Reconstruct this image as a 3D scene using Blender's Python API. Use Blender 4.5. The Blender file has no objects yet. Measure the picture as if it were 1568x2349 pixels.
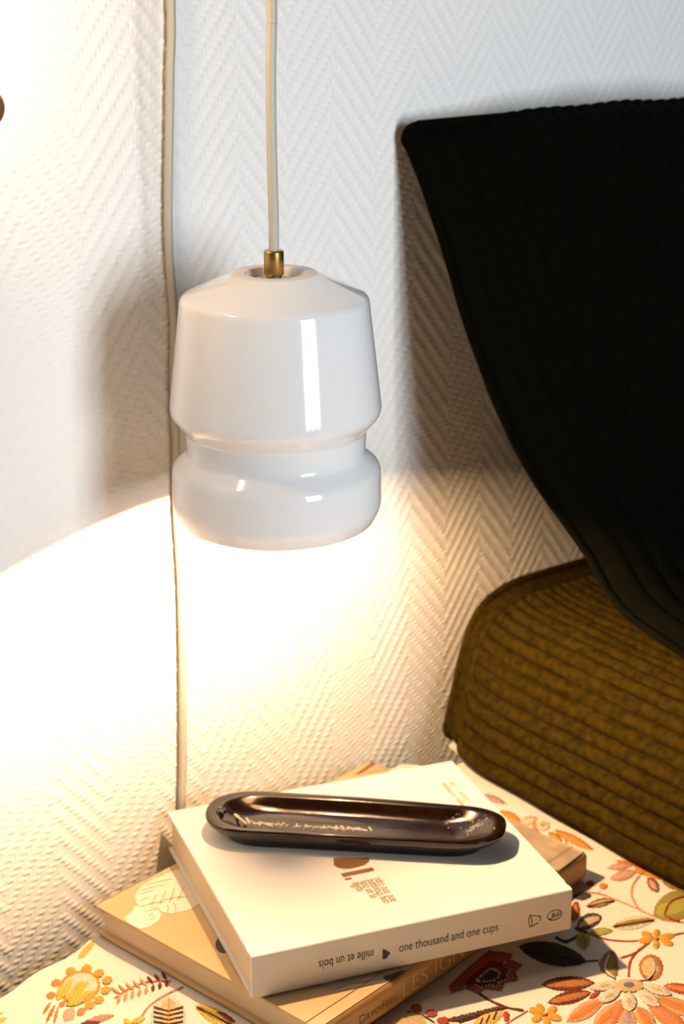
import bpy, bmesh, math, random
import numpy as np
from mathutils import Vector, Matrix

# ------------------------------------------------------------------ camera, world, light, exposure
S = bpy.context.scene
COL = S.collection
S.unit_settings.scale_length = 0.735          # 1 unit = 0.735 m
R = math.radians
F_PX, PITCH, YAW = 4000.0, R(19.3), R(42.0)
CAM = np.array([-0.8955, -1.0776, 0.2543])
_fh = np.array([math.cos(YAW), math.sin(YAW), 0.0])
RGT = np.array([math.sin(YAW), -math.cos(YAW), 0.0])
FWD = _fh * math.cos(PITCH) + np.array([0, 0, -math.sin(PITCH)])
UPV = _fh * math.sin(PITCH) + np.array([0, 0, math.cos(PITCH)])

cam_data = bpy.data.cameras.new('camera')
cam = bpy.data.objects.new('camera', cam_data)
COL.objects.link(cam)
m = Matrix.Identity(4)
for i in range(3):
    m[i][0], m[i][1], m[i][2], m[i][3] = RGT[i], UPV[i], -FWD[i], CAM[i]
cam.matrix_world = m
cam_data.sensor_fit = 'VERTICAL'
cam_data.sensor_height = 36.0
cam_data.lens = F_PX / 2349.0 * 36.0
cam_data.clip_start = 0.02
cam_data.dof.use_dof = True
cam_data.dof.focus_distance = 1.25
cam_data.dof.aperture_fstop = 9.0
S.camera = cam

S.view_settings.view_transform = 'Standard'
S.view_settings.look = 'None'
S.view_settings.exposure = 0.0
S.view_settings.gamma = 1.0
S.view_settings.use_curve_mapping = False
S.cycles.max_bounces = 6
S.cycles.diffuse_bounces = 4
S.cycles.sample_clamp_indirect = 6.0

W = bpy.data.worlds.new('world')
S.world = W
W.use_nodes = True
W.node_tree.nodes['Background'].inputs[0].default_value = (0.80, 0.90, 1.0, 1)
W.node_tree.nodes['Background'].inputs[1].default_value = 0.03

# daylight: a tall window with three panes behind the camera's right shoulder
DAYLIGHT = 0.56
LAMP = (0.060, -0.1466, -0.0170)                # centre of the pendant shade's top rim
LAMP_S = 1.067                                  # the shade is 17 cm across in scene units
WIN_C = Vector((-0.22, -2.75, 0.26))
for off, wid, pw, aim in ((-0.30, 0.16, 8.0, 0.05), (0.0, 0.28, 12.5, 0.30), (0.29, 0.16, 13.0, 0.75)):
    wd = (Vector((aim, 0.0, 0.05)) - WIN_C).normalized()
    wx = wd.cross(Vector((0, 0, 1))).normalized()
    ld = bpy.data.lights.new('window_pane_light', 'AREA')
    ld.shape = 'RECTANGLE'; ld.size = wid; ld.size_y = 1.45
    ld.energy = pw * DAYLIGHT; ld.color = (0.90, 0.96, 1.0)
    ld.spread = R(90)
    lo = bpy.data.objects.new('window_pane_light', ld)
    COL.objects.link(lo)
    lo.location = WIN_C + wx * off
    lo.rotation_euler = wd.to_track_quat('-Z', 'Y').to_euler()
BULB_STRENGTH = 7900.0
SCONCE_STRENGTH = 95.0

# ------------------------------------------------------------------ pixel helpers (real distances on real planes)
def ray(x, y):
    return FWD + RGT * (x - 784.0) / F_PX - UPV * (y - 1174.5) / F_PX
def onz(x, y, z):
    r = ray(x, y); return CAM + r * (z - CAM[2]) / r[2]
def ony(x, y, Y):
    r = ray(x, y); return CAM + r * (Y - CAM[1]) / r[1]
def onx(x, y, X):
    r = ray(x, y); return CAM + r * (X - CAM[0]) / r[0]

ZT = -0.605                                     # upper face of the embroidered cloth

# ------------------------------------------------------------------ materials
def mat(name, color, rough=0.6, metal=0.0, spec=0.5, coat=0.0, sheen=0.0, sheen_tint=None):
    mt = bpy.data.materials.new(name); mt.use_nodes = True
    b = mt.node_tree.nodes['Principled BSDF']
    b.inputs['Base Color'].default_value = (*color, 1)
    b.inputs['Roughness'].default_value = rough
    b.inputs['Metallic'].default_value = metal
    b.inputs['Specular IOR Level'].default_value = spec
    b.inputs['Coat Weight'].default_value = coat
    b.inputs['Coat Roughness'].default_value = 0.05
    if sheen:
        b.inputs['Sheen Weight'].default_value = sheen
        b.inputs['Sheen Roughness'].default_value = 0.4
        if sheen_tint: b.inputs['Sheen Tint'].default_value = (*sheen_tint, 1)
    return mt
def N(mt, typ, **kw):
    n = mt.node_tree.nodes.new(typ)
    for k, v in kw.items():
        if k in n.inputs: n.inputs[k].default_value = v
        else: setattr(n, k, v)
    return n
def L(mt, a, b): mt.node_tree.links.new(a, b)
def P(mt): return mt.node_tree.nodes['Principled BSDF']
def coords(mt, scale=(1, 1, 1)):
    tc = N(mt, 'ShaderNodeTexCoord'); mp = N(mt, 'ShaderNodeMapping')
    mp.inputs['Scale'].default_value = scale
    L(mt, tc.outputs['Object'], mp.inputs['Vector']); return mp.outputs['Vector']
def noise_color(mt, c1, c2, scale, detail=3.0, mscale=(1, 1, 1), lo=0.35, hi=0.65):
    v = coords(mt, mscale)
    n = N(mt, 'ShaderNodeTexNoise'); n.inputs['Scale'].default_value = scale; n.inputs['Detail'].default_value = detail
    L(mt, v, n.inputs['Vector'])
    r = N(mt, 'ShaderNodeValToRGB')
    r.color_ramp.elements[0].position = lo; r.color_ramp.elements[0].color = (*c1, 1)
    r.color_ramp.elements[1].position = hi; r.color_ramp.elements[1].color = (*c2, 1)
    L(mt, n.outputs['Fac'], r.inputs['Fac']); L(mt, r.outputs['Color'], P(mt).inputs['Base Color'])
    return n
def noise_bump(mt, scale, dist, strength=1.0, detail=4.0, mscale=(1, 1, 1)):
    v = coords(mt, mscale)
    n = N(mt, 'ShaderNodeTexNoise'); n.inputs['Scale'].default_value = scale; n.inputs['Detail'].default_value = detail
    L(mt, v, n.inputs['Vector'])
    b = N(mt, 'ShaderNodeBump'); b.inputs['Strength'].default_value = strength; b.inputs['Distance'].default_value = dist
    L(mt, n.outputs['Fac'], b.inputs['Height']); L(mt, b.outputs['Normal'], P(mt).inputs['Normal'])
    return b

M = {}
M['wallpaper'] = mat('wallpaper', (0.86, 0.855, 0.84), 0.75, spec=0.25)
noise_bump(M['wallpaper'], 900, 0.0004, 0.25, 3, (1, 1, 0.12))
M['porcelain'] = mat('porcelain', (0.84, 0.84, 0.84), 0.10, spec=0.5, coat=0.4)
noise_bump(M['porcelain'], 22, 0.0008, 0.22, 2)
M['lining'] = mat('damping_lining', (0.17, 0.13, 0.10), 0.8)  # unseen inner face made dark to cut the bounce onto the books
M['bisque'] = mat('bisque', (0.78, 0.75, 0.71), 0.6)
M['brass'] = mat('brass', (0.50, 0.31, 0.10), 0.33, 1.0)
noise_bump(M['brass'], 300, 0.0002, 0.15)
M['steel'] = mat('steel', (0.28, 0.32, 0.36), 0.35, 1.0)
M['cord'] = mat('cord', (0.50, 0.48, 0.40), 0.5, spec=0.5)
M['bulb'] = mat('bulb', (1, 1, 1), 0.4)
P(M['bulb']).inputs['Emission Color'].default_value = (1.0, 0.62, 0.315, 1)
P(M['bulb']).inputs['Emission Strength'].default_value = BULB_STRENGTH
M['globe'] = mat('globe', (0.9, 0.9, 0.9), 0.4)
P(M['globe']).inputs['Emission Color'].default_value = (1.0, 0.62, 0.315, 1)
P(M['globe']).inputs['Emission Strength'].default_value = SCONCE_STRENGTH
M['brown_wood'] = mat('brown_wood', (0.16, 0.065, 0.018), 0.5)
noise_color(M['brown_wood'], (0.12, 0.045, 0.012), (0.22, 0.09, 0.025), 30, 3, (1, 1, 6))
M['bench_wood'] = mat('bench_wood', (0.1, 0.06, 0.03), 0.55)
noise_color(M['bench_wood'], (0.07, 0.045, 0.03), (0.12, 0.08, 0.05), 12, 4, (1, 12, 12))
M['floor_wood'] = mat('floor_wood', (0.25, 0.16, 0.09), 0.5)
noise_color(M['floor_wood'], (0.2, 0.12, 0.07), (0.3, 0.19, 0.11), 6, 4, (1, 10, 1))
M['cloth'] = mat('cloth', (0.78, 0.745, 0.67), 0.9, spec=0.15)
noise_bump(M['cloth'], 700, 0.0006, 0.35, 3)
M['white_cover'] = mat('white_cover', (0.80, 0.785, 0.75), 0.38, spec=0.4)
noise_bump(M['white_cover'], 25, 0.0006, 0.12, 2)
M['pages'] = mat('pages', (0.70, 0.60, 0.44), 0.85, spec=0.2)
M['pages_b'] = mat('pages_b', (0.74, 0.63, 0.46), 0.85, spec=0.2)
for k in ('pages', 'pages_b'):
    noise_bump(M[k], 60, 0.0006, 0.5, 4, (0.4, 0.4, 60))
M['sepia'] = mat('sepia', (0.55, 0.40, 0.22), 0.45, spec=0.4)
noise_color(M['sepia'], (0.56, 0.39, 0.19), (0.64, 0.49, 0.29), 9, 4)
M['sepia_grey'] = mat('sepia_grey', (0.42, 0.33, 0.22), 0.55)
noise_color(M['sepia_grey'], (0.33, 0.255, 0.17), (0.47, 0.375, 0.26), 40, 6)
M['sepia_spine'] = mat('sepia_spine', (0.42, 0.25, 0.09), 0.45)
noise_color(M['sepia_spine'], (0.38, 0.225, 0.08), (0.46, 0.28, 0.105), 14, 4)
M['ink_pale'] = mat('ink_pale', (0.80, 0.74, 0.62), 0.5)
M['ink_black'] = mat('ink_black', (0.018, 0.014, 0.014), 0.5)
M['ink_brown'] = mat('ink_brown', (0.20, 0.095, 0.028), 0.5)
M['ink_tan'] = mat('ink_tan', (0.36, 0.20, 0.06), 0.5)
M['ink_faint'] = mat('ink_faint', (0.50, 0.34, 0.15), 0.5)
M['ink_line'] = mat('ink_line', (0.58, 0.46, 0.28), 0.5)
M['glaze'] = mat('glaze', (0.016, 0.006, 0.004), 0.17, spec=0.45, coat=0.15)
noise_bump(M['glaze'], 60, 0.0015, 0.18, 3)
n = noise_color(M['glaze'], (0.006, 0.0022, 0.0012), (0.020, 0.008, 0.0035), 260, 5, lo=0.45, hi=0.8)
M['ash'] = mat('ash', (0.66, 0.58, 0.42), 0.9)
M['crumb'] = mat('crumb', (0.80, 0.72, 0.60), 0.9)

def corduroy(name, dark, light, sheen, tint):
    mt = mat(name, light, 0.9, spec=0.05, sheen=sheen, sheen_tint=tint)
    noise_color(mt, dark, light, 120, 5, lo=0.25, hi=0.75)
    noise_bump(mt, 700, 0.0012, 0.6, 4)
    return mt
M['olive'] = corduroy('olive_corduroy', (0.012, 0.0072, 0.0004), (0.047, 0.0295, 0.0017), 0.0, None)
M['dark_green'] = corduroy('dark_green_corduroy', (0.0007, 0.0008, 0.0001), (0.0026, 0.0024, 0.0003), 0.0, (0.8, 0.7, 0.25))
M['dark_welt'] = corduroy('dark_green_welt', (0.010, 0.008, 0.0010), (0.026, 0.019, 0.0022), 0.0, None)

def stitch(name, c):
    c2 = tuple(min(1, x * 1.35 + 0.02) for x in c); c1 = tuple(x * 0.72 for x in c)
    mt = mat('thread_' + name, c, 0.7, spec=0.25)
    v = coords(mt, (1, 1, 1))
    w = N(mt, 'ShaderNodeTexWave'); w.inputs['Scale'].default_value = 150; w.inputs['Distortion'].default_value = 5
    w.inputs['Detail'].default_value = 2; w.inputs['Detail Scale'].default_value = 2
    L(mt, v, w.inputs['Vector'])
    r = N(mt, 'ShaderNodeValToRGB')
    r.color_ramp.elements[0].position = 0.2; r.color_ramp.elements[0].color = (*c1, 1)
    r.color_ramp.elements[1].position = 0.8; r.color_ramp.elements[1].color = (*c2, 1)
    L(mt, w.outputs['Color'], r.inputs['Fac']); L(mt, r.outputs['Color'], P(mt).inputs['Base Color'])
    b = N(mt, 'ShaderNodeBump'); b.inputs['Strength'].default_value = 0.6; b.inputs['Distance'].default_value = 0.0006
    L(mt, w.outputs['Fac'], b.inputs['Height']); L(mt, b.outputs['Normal'], P(mt).inputs['Normal'])
    return mt
TH = {k: stitch(k, c) for k, c in dict(
    maroon=(0.13, 0.018, 0.015), red=(0.36, 0.06, 0.025), orange=(0.62, 0.20, 0.045), amber=(0.62, 0.30, 0.035),
    yellow=(0.66, 0.42, 0.06), coral=(0.62, 0.22, 0.10), pale=(0.62, 0.57, 0.46), tan=(0.58, 0.42, 0.22),
    olive=(0.26, 0.22, 0.04), green=(0.36, 0.34, 0.06), dark_green=(0.030, 0.045, 0.035), navy=(0.035, 0.045, 0.06),
    slate=(0.14, 0.15, 0.16), mauve=(0.46, 0.24, 0.19), brown=(0.25, 0.13, 0.05), pink=(0.62, 0.34, 0.24),
    rust=(0.42, 0.16, 0.035), lavender=(0.38, 0.30, 0.30), gold=(0.50, 0.26, 0.03), blush=(0.60, 0.32, 0.17)).items()}

# ------------------------------------------------------------------ mesh helpers
def obj(name, verts, faces, material, parent=None, smooth=False, angle=None):
    me = bpy.data.meshes.new(name)
    me.from_pydata([tuple(map(float, v)) for v in verts], [], faces)
    me.materials.append(material)
    o = bpy.data.objects.new(name, me); COL.objects.link(o)
    if parent is not None: o.parent = parent
    if smooth:
        me.shade_smooth()
        if angle is not None:
            me.set_sharp_from_angle(angle=R(angle))
    bm = bmesh.new(); bm.from_mesh(me); bmesh.ops.recalc_face_normals(bm, faces=bm.faces); bm.to_mesh(me); bm.free()
    return o
def empty(name, loc=(0, 0, 0)):
    o = bpy.data.objects.new(name, None); COL.objects.link(o); o.empty_display_size = 0.03
    return o
def tag(o, label=None, cat=None, group=None, kind=None):
    if label: o['label'] = label
    if cat: o['category'] = cat
    if group: o['group'] = group
    if kind: o['kind'] = kind
    return o
def box(x0, x1, y0, y1, z0, z1):
    v = [(x, y, z) for z in (z0, z1) for y in (y0, y1) for x in (x0, x1)]
    f = [(0, 2, 3, 1), (4, 5, 7, 6), (0, 1, 5, 4), (2, 6, 7, 3), (0, 4, 6, 2), (1, 3, 7, 5)]
    return v, f
def bevel(o, w, seg=2, limit=30):
    md = o.modifiers.new('bevel', 'BEVEL'); md.width = w; md.segments = seg; md.limit_method = 'ANGLE'; md.angle_limit = R(limit)
    return o
def catmull(pts, n=6, closed=False):
    pts = [np.array(p, float) for p in pts]; out = []; k = len(pts)
    rng = range(k) if closed else range(k - 1)
    for i in rng:
        if closed: a, b, c, d = pts[i - 1], pts[i], pts[(i + 1) % k], pts[(i + 2) % k]
        else: a, b, c, d = pts[max(i - 1, 0)], pts[i], pts[i + 1], pts[min(i + 2, k - 1)]
        for j in range(n):
            t = j / n
            out.append(0.5 * ((2 * b) + (c - a) * t + (2 * a - 5 * b + 4 * c - d) * t * t + (3 * b - a - 3 * c + d) * t ** 3))
    if not closed: out.append(pts[-1])
    return out
def lathe(prof, seg=96, center=(0, 0)):
    v, f = [], []; n = len(prof)
    for i in range(seg):
        a = 2 * math.pi * i / seg
        for r, z in prof: v.append((center[0] + r * math.cos(a), center[1] + r * math.sin(a), z))
    for i in range(seg):
        j = (i + 1) % seg
        for k in range(n - 1): f.append((i * n + k, j * n + k, j * n + k + 1, i * n + k + 1))
    return v, f
def tube(path, r, seg=12, braid=0.0, twist=0.0, cap=True):
    path = [Vector(p) for p in path]; v, f = [], []; n = len(path)
    up = Vector((0.0, 1.0, 0.1)).normalized()
    dist = 0.0
    for i, p in enumerate(path):
        t = (path[min(i + 1, n - 1)] - path[max(i - 1, 0)]).normalized()
        if abs(t.dot(up)) > 0.95: up = Vector((1, 0, 0.2)).normalized()
        a = t.cross(up).normalized(); b = t.cross(a).normalized()
        if i: dist += (p - path[i - 1]).length
        for k in range(seg):
            th = 2 * math.pi * k / seg
            rr = r * (1 + braid * math.sin(th * seg / 4 + dist * twist) * math.sin(th * seg / 4 - dist * twist)) if braid else r
            v.append(p + a * (math.cos(th) * rr) + b * (math.sin(th) * rr))
    for i in range(n - 1):
        for k in range(seg):
            q = (k + 1) % seg
            f.append((i * seg + k, i * seg + q, (i + 1) * seg + q, (i + 1) * seg + k))
    if cap:
        f.append(tuple(range(seg))[::-1]); f.append(tuple((n - 1) * seg + k for k in range(seg)))
    return v, f
def resample(path, step):
    path = [np.array(p, float) for p in path]; out = [path[0]]
    for a, b in zip(path, path[1:]):
        n = max(1, int(round(np.linalg.norm(b - a) / step)))
        for j in range(1, n + 1): out.append(a + (b - a) * j / n)
    return out
def prism(poly, z0, z1):
    n = len(poly)
    v = [(p[0], p[1], z0) for p in poly] + [(p[0], p[1], z1) for p in poly]
    f = [tuple(range(n))[::-1], tuple(range(n, 2 * n))] + [(i, (i + 1) % n, n + (i + 1) % n, n + i) for i in range(n)]
    return v, f

# ------------------------------------------------------------------ setting: wall with woven herringbone wallpaper, floor
wall = obj('wall_back', *box(-2.2, 2.4, 0.0012, 0.10, -1.05, 1.6), M['wallpaper']); tag(wall, 'white wall covered in woven herringbone wallpaper', kind='structure')
floor = obj('floor', *box(-2.2, 2.4, -3.2, 0.0, -1.10, -1.05), M['floor_wood']); tag(floor, 'brown wooden floor', kind='structure')

def make_wallpaper():
    ph, pv, CW, OFF = 0.00433, 0.0050, 0.0591, -0.0676
    xs = np.concatenate([np.arange(-0.42, -0.16, 0.0015), np.arange(-0.16, 0.56, 0.00115), np.arange(0.56, 1.25, 0.0016)])
    zs = np.concatenate([np.arange(-0.70, 0.20, 0.0011), np.arange(0.20, 0.40, 0.0015)])
    X, Z = np.meshgrid(xs, zs)
    rng = np.random.RandomState(4)
    j = np.floor(Z / pv); v = Z / pv - j
    n = np.floor((X - OFF) / CW).astype(int); xl = (X - OFF) - n * CW
    sgn = np.where(n % 2 == 0, 1.0, -1.0)
    # even columns fall to the right, odd columns rise to the right; phases agree at each boundary
    wc = CW / ph
    base = np.where(n % 2 == 0, xl / ph, wc - xl / ph)
    u = np.mod(base + j, 4.0)
    ln = 2.35
    bu = np.clip(np.sin(np.pi * np.clip(u / ln, 0, 1)), 0, 1) ** 0.55
    bv = np.clip(np.sin(np.pi * v), 0, 1) ** 0.6
    jit = rng.uniform(0.8, 1.15, size=(400, 400))
    amp = jit[(np.abs(j).astype(int)) % 400, (np.floor((X + 1) / ph / 4).astype(int)) % 400]
    weft = bu * bv * amp
    w = np.mod(base, 1.0)
    warp = 0.30 * np.clip(np.sin(np.pi * w), 0, 1) ** 0.5 * np.where(u > ln - 0.1, 1, 0.4)
    H = 0.00118 * np.maximum(weft, warp)
    Y = -H
    nz, nx = X.shape
    co = np.stack([X, Y, Z], -1).reshape(-1, 3).astype(np.float32)
    idx = np.arange(nz * nx).reshape(nz, nx)
    q = np.stack([idx[:-1, :-1], idx[:-1, 1:], idx[1:, 1:], idx[1:, :-1]], -1).reshape(-1, 4)
    me = bpy.data.meshes.new('wallpaper')
    me.vertices.add(len(co)); me.vertices.foreach_set('co', co.ravel())
    me.loops.add(q.size); me.loops.foreach_set('vertex_index', q.ravel().astype(np.int32))
    me.polygons.add(len(q)); me.polygons.foreach_set('loop_start', np.arange(0, q.size, 4, dtype=np.int32))
    me.polygons.foreach_set('use_smooth', np.ones(len(q), bool))
    me.materials.append(M['wallpaper']); me.update(calc_edges=True)
    o = bpy.data.objects.new('wallpaper', me); COL.objects.link(o); o.parent = wall
    return o
make_wallpaper()

# ------------------------------------------------------------------ bench under the cloth
bench = empty('bench'); tag(bench, 'low wooden bench hidden under the floral embroidered cloth', 'bench')
bevel(obj('bench_top', *box(-0.50, 1.05, -0.74, -0.105, -0.66, ZT - 0.0026), M['bench_wood'], bench), 0.006)
for x in (-0.44, 0.98):
    for y in (-0.70, -0.14):
        bevel(obj('leg', *box(x - 0.025, x + 0.025, y - 0.025, y + 0.025, -1.05, -0.66), M['bench_wood'], bench), 0.004)

# unseen wooden board added on the window's side to keep daylight off the books
scr = empty('daylight_board'); tag(scr, 'added low dark wooden board, out of view, that keeps daylight off the books', 'light blocker')
bevel(obj('panel', *box(-0.46, 1.01, -0.795, -0.773, -0.90, -0.31), M['bench_wood'], scr), 0.004)
bevel(obj('top_rail', *box(-0.46, 1.01, -0.803, -0.765, -0.31, -0.28), M['bench_wood'], scr), 0.006)
for x in (-0.48, 1.03):
    bevel(obj('post', *box(x - 0.02, x + 0.02, -0.806, -0.762, -1.05, -0.27), M['bench_wood'], scr), 0.006)

# ------------------------------------------------------------------ embroidered cloth
cloth = empty('tablecloth'); tag(cloth, 'cream cloth embroidered with orange, red and green flowers, spread under the books', 'tablecloth')
def cloth_sheet():
    xs = np.linspace(-0.53, 1.08, 240)
    def yedge(x):
        e = np.interp(x, [-0.53, -0.30, -0.176, -0.135, -0.10, -0.070, -0.034, 0.0, 0.36, 0.376, 0.386, 0.400, 0.425, 0.440, 0.5, 1.1],
                         [-0.055, -0.052, -0.047, -0.0405, -0.039, -0.034, -0.0215, -0.020, -0.020, -0.023, -0.048, -0.066, -0.066, -0.030, -0.026, -0.026])
        return e + 0.0012 * np.sin(x * 90) * (x < 0)
    ys = np.linspace(0, 1, 60) ** 1.6
    v, f = [], []
    for x in xs:
        ye = yedge(x)
        for t in ys:
            y = ye + (-0.722 - ye) * t
            curl = 0.0022 * math.exp(-((y - ye) / 0.012) ** 2) if x < -0.06 else 0.0
            wob = 0.0 if x > -0.06 else 0.0014 * math.sin(x * 37 + 1) * math.exp(-((y - ye) / 0.06) ** 2)
            v.append((x, y, ZT + curl + wob))
    n = len(ys)
    for i in range(len(xs) - 1):
        for k in range(n - 1): f.append((i * n + k, i * n + k + 1, (i + 1) * n + k + 1, (i + 1) * n + k))
    nt = len(v); v += [(p[0], p[1], p[2] - 0.002) for p in v]
    f += [tuple(nt + k for k in q)[::-1] for q in f]
    nx = len(xs)
    rim = [i * n for i in range(nx)] + [(nx - 1) * n + k for k in range(1, n)] + [i * n + n - 1 for i in range(nx - 2, -1, -1)] + [k for k in range(n - 2, 0, -1)]
    for q in range(len(rim)):
        a_, b_ = rim[q], rim[(q + 1) % len(rim)]; f.append((a_, b_, nt + b_, nt + a_))
    return obj('cloth_sheet', v, f, M['cloth'], cloth, True, 50)
cloth_sheet()
rnd = random.Random(11)

# embroidery: raised stitched shapes, given as points of the photograph carried onto the cloth plane
def dome(px, h0, h1, name, material, parent, saw=1.2, rise=0.0007):
    pts = []
    k = len(px)
    for i in range(k):
        a, b = np.array(px[i], float), np.array(px[(i + 1) % k], float)
        L_ = np.linalg.norm(b - a); m_ = max(1, int(L_ / 4.0))
        nn = np.array([b[1] - a[1], a[0] - b[0]]) / (L_ + 1e-6)
        for j in range(m_):
            s = saw * (0.5 if (len(pts) % 2) else -0.5) * rnd.uniform(0.5, 1.4)
            pts.append(a + (b - a) * j / m_ + nn * s)
    c = np.mean(pts, 0)
    n_ = len(pts); v = []; f = []
    for sc, z in ((1.0, h0 - 0.0006), (1.0, h1), (0.55, h1 + rise)):
        for p in pts: v.append(onz(*(c + (p - c) * sc), ZT + z))
    v.append(onz(*c, ZT + h1 + rise))
    for r_ in range(2):
        for i in range(n_):
            q = (i + 1) % n_
            f.append((r_ * n_ + i, r_ * n_ + q, (r_ + 1) * n_ + q, (r_ + 1) * n_ + i))
    for i in range(n_): f.append((2 * n_ + i, 2 * n_ + (i + 1) % n_, 3 * n_))
    return obj(name, v, f, TH[material], parent, True, 50)
def leaf_px(p0, p1, w, n=9, blunt=0.8, bend=0.0):
    p0, p1 = np.array(p0, float), np.array(p1, float); d = p1 - p0
    nn = np.array([-d[1], d[0]]) / (np.linalg.norm(d) + 1e-6)
    up, dn = [], []
    for i in range(n + 1):
        t = i / n; s = math.sin(math.pi * t) ** blunt
        c = p0 + d * t + nn * bend * math.sin(math.pi * t)
        up.append(c + nn * w * s); dn.append(c - nn * w * s)
    return up[1:] and (up + dn[-2:0:-1])
def ellipse_px(c, rx, ry, n=18, rot=0):
    out = []
    for i in range(n):
        a = 2 * math.pi * i / n
        x, y = rx * math.cos(a), ry * math.sin(a)
        out.append((c[0] + x * math.cos(rot) - y * math.sin(rot), c[1] + x * math.sin(rot) + y * math.cos(rot)))
    return out
def stroke_px(pts, w):
    pts = catmull(pts, 5); a, b = [], []
    for i, p in enumerate(pts):
        t = pts[min(i + 1, len(pts) - 1)] - pts[max(i - 1, 0)]
        nn = np.array([-t[1], t[0]]) / (np.linalg.norm(t) + 1e-6)
        a.append(p + nn * w); b.append(p - nn * w)
    return a + b[::-1]
def strip(pts, w, name, material, parent, h=0.0006):
    pts = catmull(pts, 6); v, f = [], []
    for i, p in enumerate(pts):
        t = pts[min(i + 1, len(pts) - 1)] - pts[max(i - 1, 0)]
        nn = np.array([-t[1], t[0]]) / (np.linalg.norm(t) + 1e-6)
        jw = w * rnd.uniform(0.75, 1.25)
        v += [onz(*(p + nn * jw), ZT - 0.0003), onz(*(p + nn * jw * 0.5), ZT + h), onz(*(p - nn * jw * 0.5), ZT + h), onz(*(p - nn * jw), ZT - 0.0003)]
    for i in range(len(pts) - 1):
        for k in range(3): f.append((i * 4 + k, i * 4 + k + 1, i * 4 + k + 5, i * 4 + k + 4))
    return obj(name, v, f, TH[material], parent, True)
def leaf(parent, p0, p1, w, fill, edge=None, name='leaf', vein=None, blunt=0.8, bend=0.0):
    """a stitched leaf or petal: a darker outline underneath, a fill on top, a vein"""
    if edge:
        o = dome(leaf_px(p0, p1, w, blunt=blunt, bend=bend), 0, 0.0005, name, edge, parent, 1.8)
        p0, p1 = np.array(p0, float), np.array(p1, float); d = p1 - p0; ln = np.linalg.norm(d)
        k = min(0.16, 5.0 / ln)
        dome(leaf_px(p0 + d * k, p1 - d * k, w * 0.66, blunt=blunt, bend=bend), 0.0004, 0.0008, 'filling', fill, o if parent is cloth else parent, 1.2)
    else:
        o = dome(leaf_px(p0, p1, w, blunt=blunt, bend=bend), 0, 0.0006, name, fill, parent, 1.6)
    if vein:
        p0, p1 = np.array(p0, float), np.array(p1, float); d = p1 - p0
        nn = np.array([-d[1], d[0]]) / np.linalg.norm(d)
        strip([p0 + d * 0.06, p0 + d * 0.5 + nn * bend, p0 + d * 0.95], 1.6, 'vein', vein, o if parent is cloth else parent, 0.0024)
    return o
def flower6(c, tips, w, fill, edge):
    o = dome(ellipse_px(c, 6, 4), 0.0006, 0.0012, 'embroidered_flower', edge, cloth)
    for t in tips: leaf(o, np.array(c) + (np.array(t) - c) * 0.15, t, w, fill, None, 'petal', blunt=0.55)
    return o

# -- big orange flower, lower right
big = dome(ellipse_px((1442, 2260), 34, 15), 0.0006, 0.0013, 'embroidered_flower', 'tan', cloth, 2)
dome(ellipse_px((1442, 2259), 17, 9), 0.0012, 0.0016, 'flower_centre', 'slate', big)
for p0, p1, w, fl, ed in (
    ((1240, 2258), (1364, 2254), 17, 'rust', 'maroon'), ((1254, 2300), (1356, 2276), 15, 'rust', 'maroon'),
    ((1298, 2343), (1386, 2292), 18, 'orange', 'blush'), ((1358, 2362), (1424, 2300), 20, 'orange', 'blush'),
    ((1398, 2352), (1426, 2292), 17, 'coral', 'orange'), ((1520, 2260), (1606, 2276), 12, 'orange', 'red'),
    ((1500, 2286), (1606, 2330), 18, 'orange', 'blush'), ((1484, 2304), (1580, 2364), 19, 'coral', 'orange'),
    ((1458, 2308), (1504, 2370), 18, 'orange', 'blush'), ((1350, 2290), (1376, 2274), 6, 'red', None),
    ((1438, 2312), (1438, 2362), 22, 'lavender', 'blush')):
    leaf(big, p0, p1, w, fl, ed, 'petal', blunt=0.7)
for p0, p1, w in (((1352, 2266), (1420, 2255), 11), ((1372, 2296), (1422, 2270), 13), ((1442, 2275), (1442, 2320), 17), ((1460, 2273), (1514, 2306), 14), ((1472, 2259), (1540, 2280), 11)):
    dome(leaf_px(p0, p1, w, blunt=0.6), 0.0006, 0.0014, 'petal', 'pale', big, 1.4)
    q0, q1 = np.array(p0, float), np.array(p1, float)
    dome(leaf_px(q0 + (q1 - q0) * .2, q1 - (q1 - q0) * .2, w * .45), 0.0012, 0.0017, 'petal_centre', 'tan', big, 1)
for p0, p1, w, bend in (((1408, 2244), (1401, 2178), 22, -10),):
    leaf(cloth, p0, p1, w, 'olive', 'brown', 'leaf', None, 0.6, bend)
strip([(1408, 2242), (1388, 2222), (1398, 2190)], 3, 'leaf_vein', 'pale', cloth, 0.0026)
cr = dome(ellipse_px((1492, 2219), 28, 30), 0, 0.0006, 'embroidered_bud', 'rust', cloth, 2.4)
dome(ellipse_px((1491, 2219), 20, 22), 0.0006, 0.0011, 'filling', 'tan', cr)
strip([(1484, 2246), (1500, 2228), (1498, 2202)], 3, 'vein', 'pale', cr, 0.0022)
strip([(1462, 2250), (1490, 2247), (1512, 2236)], 2.5, 'vein', 'brown', cr)
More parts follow.
